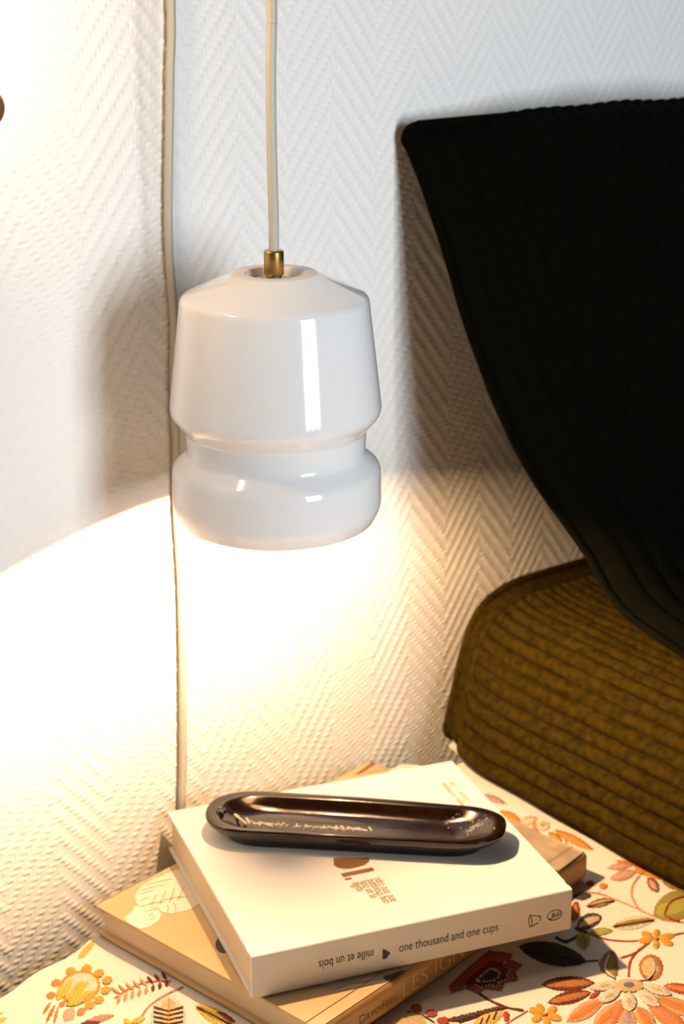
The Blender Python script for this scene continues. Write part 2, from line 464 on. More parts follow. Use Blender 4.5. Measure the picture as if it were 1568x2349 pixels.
for pts, w, c in (([(1441, 2240), (1445, 2206), (1460, 2184), (1478, 2170), (1489, 2161)], 4.0, 'red'), ([(1423, 2197), (1438, 2193), (1458, 2185)], 3.2, 'red'),
                  ([(1338, 2136), (1364, 2147), (1398, 2156), (1440, 2159), (1466, 2157)], 2.4, 'red'), ([(1544, 2145), (1568, 2140), (1600, 2138)], 2.6, 'red'),
                  ([(1466, 2008), (1451, 2030), (1448, 2052), (1454, 2070), (1466, 2086)], 4.0, 'blush'), ([(1324, 2045), (1372, 2050), (1409, 2063), (1445, 2078), (1466, 2087), (1482, 2095), (1519, 2109), (1568, 2116), (1600, 2118)], 2.4, 'coral'),
                  ([(1344, 2205), (1372, 2203)], 2.6, 'maroon'), ([(1096, 2277), (1123, 2295), (1161, 2311), (1200, 2318)], 4.2, 'maroon'),
                  ([(933, 2320), (967, 2329), (996, 2346)], 2.6, 'dark_green'), ([(322, 2336), (342, 2308), (378, 2283), (420, 2264)], 3.2, 'mauve'),
                  ([(1273, 2150), (1296, 2160), (1320, 2150), (1340, 2138)], 4.5, 'navy'), ([(1318, 2128), (1330, 2134), (1346, 2140)], 5, 'maroon'),
                  ([(1372, 2044), (1374, 2052)], 1.6, 'blush'), ([(1296, 1918), (1300, 1942)], 3.0, 'red'), ([(1210, 2318), (1160, 2349), (1150, 2360)], 2.4, 'coral')):
    strip(pts, w, 'stem', c, cloth)
flower6((1504, 2152), [(1469, 2139), (1506, 2131), (1546, 2145), (1544, 2167), (1504, 2177), (1463, 2159)], 8, 'amber', 'gold')
flower6((1249, 2326), [(1231, 2302), (1277, 2310), (1288, 2338), (1256, 2356), (1218, 2342), (1212, 2314)], 9, 'amber', 'gold')
leaf(cloth, (1347, 2139), (1406, 2134), 9, 'green', None, 'leaf')
leaf(cloth, (1322, 2128), (1380, 2102), 17, 'tan', 'navy', 'leaf', None, 0.55, -3)
leaf(cloth, (1314, 2116), (1322, 2066), 12, 'orange', 'red', 'leaf')
leaf(cloth, (1332, 2136), (1340, 2178), 17, 'olive', 'green', 'leaf', 'green', 0.6)
leaf(cloth, (1188, 2170), (1346, 2206), 26, 'dark_green', 'dark_green', 'leaf', 'maroon', 0.7)
leaf(cloth, (1400, 2125), (1502, 2108), 15, 'olive', 'pale', 'leaf', 'red', 0.7)
leaf(cloth, (1497, 2098), (1600, 2058), 34, 'green', 'olive', 'leaf', None, 0.6)
strip([(1580, 2052), (1541, 2065), (1527, 2084), (1526, 2100), (1556, 2112)], 3, 'leaf_vein', 'red', cloth, 0.0022)
mv = dome(ellipse_px((1470, 1996), 14, 9), 0.0006, 0.0012, 'embroidered_flower', 'orange', cloth)
for p0, p1, w, fl, ed in (((1390, 1991), (1452, 1984), 8, 'pink', 'mauve'), ((1398, 2016), (1460, 1999), 12, 'pink', 'mauve'), ((1408, 1974), (1458, 1982), 4, 'orange', None),
                          ((1448, 1982), (1532, 2018), 12, 'amber', 'orange'), ((1524, 2012), (1580, 2040), 10, 'yellow', 'gold'), ((1484, 2012), (1510, 2047), 12, 'pink', 'brown'),
                          ((1516, 2020), (1560, 2042), 7, 'brown', None), ((1430, 1966), (1478, 1988), 5, 'coral', None)):
    leaf(mv, p0, p1, w, fl, ed, 'petal')
for c, rx, ry, k in (((1353, 2026), 9, 7, 'red'), ((1383, 2032), 10, 7, 'orange'), ((954, 2313), 13, 10, 'red'), ((989, 2324), 14, 9, 'red'), ((1016, 2341), 15, 9, 'red'), ((1161, 2331), 7, 12, 'red')):
    dome(ellipse_px(c, rx, ry, 14), 0, 0.0008, 'embroidered_bud', k, cloth, 1.8)
leaf(cloth, (1312, 2057), (1357, 2054), 9, 'navy', None, 'leaf')
leaf(cloth, (1342, 2079), (1410, 2063), 10, 'tan', 'brown', 'leaf', 'mauve')
md = dome(ellipse_px((945, 2346), 32, 24), 0, 0.0007, 'embroidered_flower', 'tan', cloth, 2)
for t in ((930, 2334), (958, 2336), (972, 2350), (920, 2352)):
    leaf(md, (944, 2350), t, 6, 'maroon', None, 'petal')
# -- strip between the lower book and the cushion
leaf(cloth, (1104, 1822), (1160, 1843), 8, 'lavender', 'mauve', 'leaf')
fl = dome(ellipse_px((1244, 1893), 16, 12), 0.0004, 0.0011, 'embroidered_flower', 'pale', cloth)
dome(ellipse_px((1244, 1892), 9, 7), 0.0011, 0.0014, 'flower_centre', 'green', fl)
for p0, p1, w, f_, ed in (((1143, 1860), (1198, 1888), 11, 'amber', 'coral'), ((1186, 1891), (1234, 1876), 11, 'pale', 'tan'), ((1256, 1908), (1290, 1934), 10, 'amber', 'gold'),
                          ((1268, 1902), (1363, 1951), 10, 'amber', 'coral'), ((1206, 1902), (1240, 1912), 7, 'orange', None), ((1220, 1884), (1232, 1902), 6, 'coral', None)):
    leaf(fl, p0, p1, w, f_, ed, 'petal')
# -- dark zigzag flower in the shade of the books
star = [(1028, 2262), (1034, 2278), (1066, 2266), (1094, 2280), (1114, 2268), (1148, 2274), (1157, 2255), (1188, 2249), (1182, 2228), (1200, 2213), (1170, 2200), (1178, 2186), (1120, 2180), (1060, 2230)]
st = dome(star, 0, 0.0006, 'embroidered_flower', 'red', cloth, 3)
cc = np.mean(star, 0)
for s_, k, h in ((0.86, 'slate', 0.0009), (0.66, 'pale', 0.0011), (0.60, 'maroon', 0.0014), (0.34, 'pale', 0.0017), (0.27, 'navy', 0.0020)):
    dome([tuple(cc + (np.array(p) - cc) * s_) for p in star], h - 0.0004, h, 'petal_ring', k, st, 3, 0.0002)
fern = strip([(1052, 2346), (1110, 2328), (1162, 2312)], 2.2, 'embroidered_fern', 'maroon', cloth)
for i in range(7):
    t = i / 6; c = np.array((1070, 2340)) + np.array((90, -27)) * t
    leaf(fern, c, c + np.array((-52, -2)) * (1 - 0.35 * t), 4.2, 'dark_green' if i % 2 else 'maroon', None, 'leaflet')
leaf(cloth, (1080, 2354), (1158, 2320), 15, 'tan', 'yellow', 'leaf')
for i in range(3): strip([(1098 + i * 16, 2352 - i * 8), (1106 + i * 16, 2334 - i * 7)], 1.6, 'leaf_vein', 'red', cloth, 0.0026)
# -- left: round yellow flower, fern, leaves
yf = dome(ellipse_px((181, 2265), 50, 38, 28, -0.3), 0, 0.0006, 'embroidered_flower', 'gold', cloth, 3)
dome(ellipse_px((182, 2264), 42, 31, 26, -0.3), 0.0006, 0.0009, 'petal_ring', 'pale', yf, 2)
for p0, p1, w in (((140, 2290), (166, 2244), 8), ((150, 2296), (204, 2250), 9), ((152, 2300), (216, 2272), 8), ((132, 2296), (140, 2262), 7), ((150, 2306), (196, 2292), 7), ((160, 2282), (190, 2248), 7)):
    dome(leaf_px(p0, p1, w), 0.0009, 0.0016, 'petal', 'yellow', yf, 2)
for c in ((162, 2227), (198, 2221), (227, 2232), (246, 2248), (242, 2271), (227, 2293), (206, 2306), (128, 2255), (116, 2284)):
    dome(ellipse_px(c, 12, 9, 14, -0.4), 0, 0.0009, 'petal', 'amber' if c[0] > 140 else 'orange', yf, 2)
for p0, p1, w, k in (((94, 2332), (120, 2294), 5, 'rust'), ((104, 2350), (128, 2300), 5, 'rust'), ((122, 2352), (134, 2306), 4, 'orange'), ((134, 2312), (150, 2296), 7, 'orange'),
                     ((146, 2344), (170, 2312), 14, 'pink'), ((176, 2330), (196, 2312), 9, 'coral'), ((196, 2344), (262, 2328), 8, 'mauve'), ((176, 2356), (234, 2340), 9, 'maroon')):
    leaf(yf, p0, p1, w, k, None, 'petal')
fern = strip([(262, 2290), (300, 2266), (340, 2252), (392, 2250)], 2.6, 'embroidered_fern', 'coral', cloth)
for i in range(8):
    t = i / 7.0; c = np.array((276, 2280)) + np.array((106, -32)) * t
    k = 'blush' if i < 5 else 'maroon'
    leaf(fern, c, c + np.array((-22 + 10 * t, -16 - 3 * t)), 3.6, k, None, 'leaflet')
    leaf(fern, c, c + np.array((-8 + 8 * t, 24 - 8 * t)), 4.0, k, None, 'leaflet')
tl = leaf(cloth, (388, 2284), (384, 2390), 42, 'tan', 'pale', 'leaf', 'coral', 0.6)
for i in range(5):
    for s_ in (-1, 1): strip([(386, 2318 + i * 10), (386 + s_ * 34, 2308 + i * 11)], 1.4, 'leaf_vein', 'brown', cloth, 0.0026)
leaf(cloth, (446, 2306), (536, 2352), 17, 'olive', 'yellow', 'leaf', 'maroon')
leaf(cloth, (480, 2316), (540, 2344), 8, 'maroon', None, 'leaf')
leaf(cloth, (284, 2336), (300, 2352), 7, 'yellow', None, 'leaf'); leaf(cloth, (300, 2346), (334, 2334), 7, 'yellow', None, 'leaf')
leaf(cloth, (-6, 2344), (16, 2334), 6, 'yellow', None, 'leaf')
# -- stitched border along the back edge
for p0, p1, w, k in (((13, 2318), (38, 2268), 5.5, 'gold'), ((40, 2268), (60, 2296), 4.5, 'gold'), ((50, 2262), (72, 2284), 15, 'yellow'), ((74, 2244), (84, 2270), 4.5, 'gold'),
                     ((80, 2240), (102, 2256), 6, 'gold'), ((90, 2234), (116, 2244), 12, 'yellow'), ((110, 2222), (128, 2236), 5, 'gold'), ((120, 2217), (162, 2204), 6, 'gold'),
                     ((178, 2200), (217, 2158), 7, 'yellow'), ((-10, 2330), (14, 2316), 5, 'gold')):
    leaf(cloth, p0, p1, w, k, None, 'border_stitch', blunt=0.35)

# ------------------------------------------------------------------ books
def text_mesh(s, size, align='LEFT', offset=0.0):
    cu = bpy.data.curves.new('txt', 'FONT'); cu.body = s; cu.size = size; cu.align_x = align; cu.offset = offset
    cu.resolution_u = 4
    to = bpy.data.objects.new('txt', cu); COL.objects.link(to)
    bpy.context.view_layer.update()
    dg = bpy.context.evaluated_depsgraph_get()
    me = bpy.data.meshes.new_from_object(to.evaluated_get(dg))
    bpy.data.objects.remove(to); bpy.data.curves.remove(cu)
    return me
def lettering(s, size, origin, right, up, material, parent, align='LEFT', width=None, offset=0.0, name='lettering', shear=0.0):
    me = text_mesh(s, size, align, offset)
    right, up = Vector(right).normalized(), Vector(up).normalized()
    xs = [v.co.x for v in me.vertices]
    k = width / (max(xs) - min(xs)) if width else 1.0
    o_ = Vector(origin)
    for v in me.vertices:
        v.co = o_ + right * ((v.co.x + shear * v.co.y) * k) + up * v.co.y
    me.materials.clear(); me.materials.append(material)
    o = bpy.data.objects.new(name, me); COL.objects.link(o); o.parent = parent
    return o
def decal(px, z, name, material, parent):
    v = [onz(*p, z) for p in px]
    return obj(name, v, [tuple(range(len(v)))], material, parent)
def line_strip(pts3, w, nrm, name, material, parent):
    pts = [Vector(p) for p in pts3]; v, f = [], []; nrm = Vector(nrm)
    for i, p in enumerate(pts):
        t = (pts[min(i + 1, len(pts) - 1)] - pts[max(i - 1, 0)]).normalized(); s = t.cross(nrm).normalized()
        v += [p + s * w, p - s * w]
    for i in range(len(pts) - 1): f.append((2 * i, 2 * i + 1, 2 * i + 3, 2 * i + 2))
    return obj(name, v, f, material, parent)

def book(name, org, ang, length, width, z0, z1, cover_mat, spine_mat, page_mat, board=0.0028, sq=0.003, round_r=0.0022, groove=True):
    """spine runs along u from org; v points from the spine to the fore edge"""
    root = empty(name)
    u = np.array([math.cos(ang), math.sin(ang), 0]); v = np.array([-math.sin(ang), math.cos(ang), 0]); o3 = np.array([org[0], org[1], 0])
    def w(a, b, z): return o3 + u * a + v * b + np.array([0, 0, z])
    def sweep(prof, a0, a1, nm, mt, closed=True):
        n_ = len(prof); vs = [w(a0, b, z) for b, z in prof] + [w(a1, b, z) for b, z in prof]
        fs = [(i, (i + 1) % n_, n_ + (i + 1) % n_, n_ + i) for i in range(n_)] + [tuple(range(n_)), tuple(range(n_, 2 * n_))[::-1]]
        return obj(nm, vs, fs, mt, root, True, 35)
    rr = round_r
    def cover(top):
        zz, s = (z1, -1) if top else (z0, 1)
        pf = [(0.0035, zz), (0.0065, zz)]
        if groove: pf += [(0.0085, zz + s * 0.0006), (0.0105, zz + s * 0.0013), (0.0125, zz + s * 0.0007), (0.0150, zz)]
        pf += [(width - 0.0008, zz), (width, zz + s * 0.0008), (width, zz + s * (board - 0.0006)), (width - 0.0006, zz + s * board), (0.0035, zz + s * board)]
        return sweep(pf, 0.0, length, 'front_cover' if top else 'back_cover', cover_mat)
    fc = cover(True); cover(False)
    pf = [(0.0035, z1)] + [(rr - rr * math.sin(t), z1 - rr + rr * math.cos(t)) for t in np.linspace(0.15, math.pi / 2, 6)]
    pf += [(rr - rr * math.cos(t), z0 + rr - rr * math.sin(t)) for t in np.linspace(0, math.pi / 2 - 0.15, 6)] + [(0.0035, z0), (0.0035, z0 + board * 0.9), (0.0028, z0 + board), (0.0028, z1 - board), (0.0035, z1 - board * 0.9)]
    sp = sweep(pf, 0.0, length, 'spine', spine_mat)
    a0, a1, b1 = sq, length - sq, width - sq * 1.2
    vs = []; fs = []; nb = 12
    for a in (a0, a1):
        for z in (z0 + board, z1 - board):
            for k in range(nb + 1): vs.append(w(a, 0.0030 + (b1 - 0.0030) * k / nb, z))
    n1 = nb + 1
    fs = [(0, nb, n1 + nb, n1)] and []
    ring = lambda base: [base + k for k in range(n1)] + [base + n1 + k for k in range(nb, -1, -1)]
    r0, r1 = ring(0), ring(2 * n1)
    fs = [tuple(r0), tuple(r1)[::-1]] + [(r0[i], r0[(i + 1) % len(r0)], r1[(i + 1) % len(r1)], r1[i]) for i in range(len(r0))]
    obj('page_block', vs, fs, page_mat, root)
    return root, fc, sp, w, u, v

ZL0, ZL1 = ZT + 0.0030, ZT + 0.031
low, low_cover, low_spine, lw, lu, lv = book('hardcover_book', (-0.055, -0.299), 0.0, 0.362, 0.268, ZL0, ZL1, M['sepia'], M['sepia_spine'], M['pages_b'], 0.0024, 0.005, 0.006, False)
tag(low, 'sepia brown illustrated hardcover book lying under the white book', 'book')
TA = R(-27.3)
ZB0, ZB1 = ZL1 + 0.0009, ZT + 0.0715
top, top_cover, top_spine, tw, tu, tv = book('hardcover_book', (-0.0630, -0.2318), TA, 0.2845, 0.2500, ZB0, ZB1, M['white_cover'], M['white_cover'], M['pages'])
tag(top, 'white hardcover book about cups lying on top, carrying the brown tray', 'book')

# lettering on the white book
UPZ = Vector((0, 0, 1)); tU, tV = Vector(tu), Vector(tv)
def spine_pt(a, z): return tw(a, -0.0003, z)
def px_to_spine(x, y):
    """point of the photograph carried onto the vertical spine plane of the white book -> (a, z)"""
    r = ray(x, y); nrm = -np.array(tv); p0 = tw(0, 0, 0)
    t = np.dot(p0 - CAM, nrm) / np.dot(r, nrm); q = CAM + r * t
    return float(np.dot(q - p0, tu)), float(q[2])
def spine_run(s, px0, px1, size_k, flip=False, offset=0.0):
    a0, za = px_to_spine(*px0); a1, zb = px_to_spine(*px1)
    z = 0.5 * (za + zb)
    if flip: lettering(s, size_k, spine_pt(a1, z), -tU, -UPZ, M['ink_black'], top_spine, width=a1 - a0, offset=offset)
    else: lettering(s, size_k, spine_pt(a0, z), tU, UPZ, M['ink_black'], top_spine, width=a1 - a0, offset=offset)
spine_run('one thousand and one cups', (914, 2186), (1141, 2132), 0.0118, False, 0.0)
spine_run('mille et un bols', (732, 2206), (857, 2176), 0.0118, True, 0.0)
def spine_poly(px, name='printed_mark'):
    v = [spine_pt(*px_to_spine(*p)) for p in px]
    return obj(name, v, [tuple(range(len(v)))], M['ink_black'], top_spine)
def spine_line(px, w=0.00035, name='printed_line'):
    pts = catmull([spine_pt(*px_to_spine(*p)) for p in px], 5) if len(px) > 2 else [spine_pt(*px_to_spine(*p)) for p in px]
    line_strip(pts, w, -tV, name, M['ink_black'], top_spine)
spine_poly([(877, 2178), (883, 2178), (889, 2182), (891, 2184), (894, 2183), (894, 2190), (891, 2190), (888, 2196), (882, 2200), (877, 2200)], 'printed_cup')
spine_line([(1216, 2098), (1212, 2108), (1213, 2122), (1217, 2126), (1219, 2112), (1216, 2098)])
spine_line([(1218, 2099), (1239, 2102)]); spine_line([(1219, 2125), (1234, 2116)]); spine_line([(1239, 2105), (1238, 2112)])
spine_poly([(1236, 2099), (1241, 2102), (1236, 2104)]); spine_poly([(1220, 2122), (1219, 2126), (1223, 2125)])
cx, cy = 1270, 2099
spine_line([(cx + 16.5 * math.cos(t) + 1, cy + 11 * math.sin(t) - 4 * math.cos(t)) for t in np.linspace(0, 2 * math.pi, 15)])
spine_line([(1258, 2106), (1261, 2109), (1266, 2105), (1266, 2098), (1270, 2094)]); spine_line([(1264, 2103), (1283, 2097)])
spine_line([(1270, 2096), (1272, 2106)]); spine_line([(1277, 2092), (1279, 2101)]); spine_line([(1283, 2090), (1284, 2098)])

ZD = ZB1 + 0.0003
def cover_text(s, px_end, px_start, size, material):
    e, s0 = onz(*px_end, ZD), onz(*px_start, ZD)
    d = e - s0; ln = float(np.dot(d, tv))
    lettering(s, size, s0, tV, -tU, material, top_cover, width=ln)
cover_text('mille', (818, 2023), (834, 2043), 0.0120, M['ink_tan'])
cover_text('et un bols', (833, 2020), (865, 2058), 0.0120, M['ink_tan'])
cover_text('one thousand', (849, 2017), (894, 2070), 0.0120, M['ink_tan'])
cover_text('and one cups', (867, 2013), (910, 2066), 0.0120, M['ink_tan'])
cover_text('ique coréenne', (1018, 1796), (1066, 1846), 0.0095, M['ink_tan'])
cover_text('Sèvres – Cité', (1035, 1793), (1078, 1835), 0.0095, M['ink_faint'])
decal([(781, 2004), (853, 1989), (859, 1997), (787, 2012)], ZD, 'printed_bar', M['ink_brown'], top_cover)
decal([(789, 2015), (805, 2012), (807, 2016), (792, 2019)], ZD, 'printed_bar', M['ink_brown'], top_cover)
decal([(765, 1984), (774, 1990), (788, 1993), (806, 1992), (822, 1988), (836, 1984), (846, 1976), (846, 1968), (765, 1968)], ZD, 'printed_letter', M['ink_brown'], top_cover)

# print on the brown book
ZLD = ZL1 + 0.0003
decal([(1148, 1868), (1334, 1957), (1279, 1998), (1180, 1920)], ZLD - 0.0001, 'printed_photo', M['sepia_grey'], low_cover)
decal([(312, 2068), (310, 2058), (314, 2046), (326, 2032), (352, 2016), (384, 2003), (408, 1994), (440, 2000), (470, 2060), (440, 2085), (420, 2090), (392, 2096), (372, 2092), (362, 2083), (336, 2081), (318, 2078)], ZLD, 'printed_drawing', M['ink_pale'], low_cover)
decal([(308, 2078), (336, 2081), (362, 2085), (370, 2098), (364, 2112), (344, 2125), (322, 2131), (300, 2121), (284, 2107), (294, 2097), (304, 2090)], ZLD + 0.0001, 'printed_drawing', M['ink_pale'], low_cover)
for a, b in (((318, 2052), (352, 2042)), ((322, 2042), (376, 2030)), ((334, 2030), (392, 2016)), ((322, 2066), (342, 2058)), ((346, 2076), (358, 2052)), ((366, 2074), (380, 2044)), ((388, 2070), (400, 2036)), ((408, 2064), (420, 2034)),
             ((318, 2080), (372, 2068)), ((376, 2064), (430, 2056)), ((340, 2100), (352, 2096)), ((346, 2110), (356, 2104)), ((330, 2092), (360, 2086)), ((384, 2076), (384, 2092)), ((398, 2072), (402, 2090))):
    q = [onz(*a, ZLD + 0.0003), onz(*((np.array(a) + b) / 2 + np.array((2, -2))), ZLD + 0.0003), onz(*b, ZLD + 0.0003)]
    line_strip(q, 0.0007, (0, 0, 1), 'printed_line', M['ink_line'], low_cover)
decal(ellipse_px((512, 2166), 18, 20), ZLD, 'printed_spot', M['ink_black'], low_cover)
decal([(700, 2262), (800, 2236), (880, 2220), (925, 2222), (900, 2244), (870, 2246), (800, 2258), (770, 2270)], ZLD, 'printed_drawing', M['sepia_grey'], low_cover)
decal([(878, 2240), (920, 2226), (934, 2226), (905, 2246), (885, 2250)], ZLD + 0.0001, 'printed_spot', M['ink_black'], low_cover)
line_strip([onz(770, 2272, ZLD + .0002), onz(840, 2258, ZLD + .0002), onz(890, 2250, ZLD + .0002)], 0.0006, (0, 0, 1), 'printed_line', M['ink_pale'], low_cover)
line_strip([lw(0.0, 0.016, ZLD + .0001), lw(0.362, 0.016, ZLD + .0001)], 0.0004, (0, 0, 1), 'hinge_line', M['ink_brown'], low_cover)
# the back corner of the cover shows a dark and a tan patch of the drawing beyond the white book
decal([(812, 1778), (852, 1748), (862, 1752), (828, 1774)], ZLD, 'printed_drawing', M['ink_brown'], low_cover)
decal([(830, 1775), (862, 1752), (868, 1750), (890, 1762), (894, 1766)], ZLD, 'printed_drawing', M['sepia_grey'], low_cover)
def px_low_spine(x, y):
    q = ony(x, y, -0.2993); return q
q0, q1 = px_low_spine(920, 2302), px_low_spine(1078, 2190)
lettering('LES IGNORANTS', 0.0215, (q0[0], -0.2994, ZL0 + 0.0075), (1, 0, 0), (0, 0, 1), M['ink_pale'], low_spine, width=0.176, offset=-0.0006, shear=0.0)
q2 = px_low_spine(838, 2345)
lettering('Davodeau', 0.0115, (q2[0] - 0.008, -0.2994, ZL0 + 0.0095), (1, 0, 0), (0, 0, 1), M['ink_brown'], low_spine, width=0.046)

# ------------------------------------------------------------------ brown glazed tray
tray = empty('incense_tray'); tag(tray, 'long dark brown glazed ceramic tray lying on the white book', 'tray')
HR = 0.0225
RIM = ZB1 + HR
out_px = [(470, 1864), (476, 1846), (494, 1829), (530, 1817), (575, 1813), (640, 1815), (850, 1828), (1040, 1844), (1100, 1850), (1138, 1861), (1159, 1876), (1160, 1896), (1150, 1915), (1112, 1929), (1060, 1932), (940, 1926), (800, 1918), (640, 1909), (536, 1903), (496, 1893), (476, 1880)]
out3 = np.array([onz(*p, RIM) for p in out_px])
tc = out3.mean(0); tax = np.array([math.cos(R(-53)), math.sin(R(-53)), 0]); tay = np.array([-tax[1], tax[0], 0])
loc2 = np.array([[np.dot(p - tc, tax), np.dot(p - tc, tay)] for p in out3])
loc2 = np.array(catmull(loc2, 6, True))
ext = np.abs(loc2).max(0)
def ring(dx, dy, z, shift=0.0):
    """outline drawn in by dx at the ends and dy at the sides"""
    sx, sy = (ext[0] - dx) / ext[0], (ext[1] - dy) / ext[1]
    return [tc * [1, 1, 0] + tax * (p[0] * sx + shift) + tay * p[1] * sy + np.array([0, 0, z]) for p in loc2]
rings = [ring(0.022, 0.014, ZB1 + 0.0002), ring(0.020, 0.0125, ZB1 + 0.002), ring(0.019, 0.012, ZB1 + 0.006), ring(0.006, 0.0035, ZB1 + 0.0125), ring(0.0015, 0.0008, ZB1 + 0.0165), ring(0.0, 0.0, RIM - 0.0025), ring(0.0006, 0.0004, RIM - 0.0008),
         ring(0.0022, 0.0018, RIM), ring(0.010, 0.0072, RIM - 0.0006), ring(0.014, 0.0088, RIM - 0.0018), ring(0.022, 0.0115, RIM - 0.0065), ring(0.034, 0.0150, RIM - 0.0115), ring(0.046, 0.0195, RIM - 0.0135), ring(0.080, 0.0290, RIM - 0.0140)]
nr = len(rings[0]); tvv = [p for r_ in rings for p in r_]; tff = []
for k in range(len(rings) - 1):
    for i in range(nr):
        q = (i + 1) % nr; tff.append((k * nr + i, k * nr + q, (k + 1) * nr + q, (k + 1) * nr + i))
tff.append(tuple(range(nr))[::-1]); tff.append(tuple((len(rings) - 1) * nr + i for i in range(nr)))
obj('tray_body', tvv, tff, M['glaze'], tray, True, 60)
# stick hole with its raised lip at the left end
hp = onz(507, 1857, RIM + 0.0002)
hv, hf = lathe([(0.0026, -0.002), (0.0027, 0.0004), (0.0034, 0.0009), (0.0044, 0.0004), (0.0048, -0.0022)], 20)
obj('stick_hole_lip', [np.array(p) + hp + [0, 0, -0.0004] for p in hv], hf, M['glaze'], tray, True)
hv, hf = lathe([(0.0, 0.0), (0.0027, 0.0)], 20)
obj('stick_hole_dark', [np.array(p) + hp + [0, 0, -0.0003] for p in hv], hf, M['ink_black'], tray)  # flat black disc paints the dark inside of the hole

# ash fragments of burnt sticks, resting on the basin's near slope
ZA = RIM - 0.0095
ash_rnd = random.Random(5)
specs = [((526, 1862), (548, 1874)), ((532, 1866), (566, 1891)), ((565, 1877), (573, 1891)), ((575, 1884), (586, 1892)), ((588, 1889), (598, 1894)), ((594, 1887), (622, 1896)), ((606, 1889), (640, 1893)),
         ((614, 1890), (626, 1897)), ((641, 1897), (652, 1889)), ((657, 1894), (662, 1897)), ((673, 1898), (690, 1897)), ((680, 1890), (681, 1898)), ((696, 1899), (716, 1896)), ((716, 1901), (726, 1897)), ((726, 1898), (752, 1901)),
         ((742, 1896), (748, 1902)), ((752, 1896), (772, 1904)), ((764, 1899), (786, 1903)), ((770, 1895), (776, 1903)), ((782, 1896), (792, 1903)), ((796, 1898), (812, 1905)), ((806, 1902), (826, 1900)), ((815, 1903), (842, 1906)), ((846, 1898), (852, 1906)),
         ((700, 1893), (708, 1899)), ((632, 1895), (640, 1888)), ((735, 1902), (744, 1899)), ((786, 1905), (800, 1903))]
for i, (a, b) in enumerate(specs):
    # points of the photograph carried onto the sloping near wall of the basin
    qa, qb = onz(*a, ZA + 0.0005 * (i % 3)), onz(*b, ZA + 0.0005 * ((i + 1) % 3))
    d = qb - qa
    vv, ff = tube([qa, qa + d * 0.5 + np.array([0, 0, 0.0003]), qb], 0.00105 * ash_rnd.uniform(0.8, 1.15), 7)
    o = obj('ash_fragment', vv, ff, M['ash'], None, True, 50)
    lab = {1: 'longest pale ash fragment, leaning just right of the hole at the tray\'s left end', 0: 'pale ash fragment nearest the hole at the tray\'s left end',
           23: 'short pale ash fragment lying farthest right, apart from the row in the tray'}.get(i, 'thin pale fragment of burnt stick in the crowded row inside the brown tray')
    tag(o, lab, 'ash', 'ash fragments in the tray')
# fine crumbs on the right end of the tray
cv, cf = [], []
for i in range(70):
    cxp = 1092 + ash_rnd.gauss(0, 17); cyp = 1893 - (cxp - 1092) * 0.55 + ash_rnd.gauss(0, 5)
    if i > 45: cxp, cyp = ash_rnd.uniform(1020, 1135), ash_rnd.uniform(1862, 1908)
    c = onz(cxp, cyp, RIM - 0.0004)
    lx = abs(np.dot(c - tc, tax)) / ext[0]
    c = c + np.array([0, 0, -0.001 if lx < 0.8 else 0.0])
    s = 0.00045 * ash_rnd.uniform(0.5, 1.6); b0 = len(cv)
    for dv in ((1, 0, 0), (-1, 0, 0), (0, 1, 0), (0, -1, 0), (0, 0, 1), (0, 0, -1)): cv.append(c + np.array(dv) * s * ash_rnd.uniform(0.6, 1.3))
    for t in ((0, 2, 4), (2, 1, 4), (1, 3, 4), (3, 0, 4), (2, 0, 5), (1, 2, 5), (3, 1, 5), (0, 3, 5)): cf.append(tuple(b0 + k for k in t))
cr = obj('ash_crumbs', cv, cf, M['crumb']); tag(cr, 'sprinkle of fine pale ash crumbs on the right end of the tray', 'ash', kind='stuff')

# ------------------------------------------------------------------ pendant lamp
lamp = empty('pendant_lamp'); tag(lamp, 'white glazed porcelain pendant lamp hanging in front of the wall', 'lamp')
def smooth_prof(pts, r=0.5, n=4):
    """round every corner of a profile: pts are (radius, z, rounding length)"""
    out = []
    for i, (a, z, q) in enumerate(pts):
        if q == 0 or i in (0, len(pts) - 1): out.append((a, z)); continue
        p = np.array((a, z)); pa = np.array(pts[i - 1][:2]); pb = np.array(pts[i + 1][:2])
        da, db = pa - p, pb - p
        la, lb = min(q, np.linalg.norm(da) * .49), min(q, np.linalg.norm(db) * .49)
        s, e = p + da / np.linalg.norm(da) * la, p + db / np.linalg.norm(db) * lb
        for j in range(n + 1):
            t = j / n; out.append(tuple((1 - t) ** 2 * s + 2 * t * (1 - t) * p + t * t * e))
    return out
body = smooth_prof([(0.0318, 0.0, 0), (0.0330, -0.0006, 0.0008), (0.0690, -0.0170, 0.0042), (0.0792, -0.1030, 0.0060), (0.0676, -0.1165, 0.0022), (0.0668, -0.1345, 0.0030), (0.0785, -0.1455, 0.0050), (0.0790, -0.1765, 0.0055), (0.0735, -0.1875, 0.0030), (0.0690, -0.1885, 0.0015),
                    (0.0640, -0.1800, 0.003), (0.0640, -0.1480, 0.004), (0.0600, -0.1320, 0.004), (0.0600, -0.1180, 0.004), (0.0690, -0.1000, 0.004), (0.0610, -0.0250, 0.004), (0.0205, -0.0105, 0.002), (0.0200, -0.0020, 0.0015), (0.0212, 0.0, 0)], n=5)
LX, LY, LZ = LAMP
def turned(prof, seg): return lathe([(r * LAMP_S, LZ + z * LAMP_S) for r, z in prof], seg, (LX, LY))
kin = min(range(len(body)), key=lambda i: body[i][1]) + 1
while body[kin][1] < -0.1884: kin += 1
obj('shade', *turned(body[:kin + 1], 128), M['porcelain'], lamp, True, 40)
obj('shade_lining', *turned(body[kin:], 96), M['lining'], lamp, True, 40)
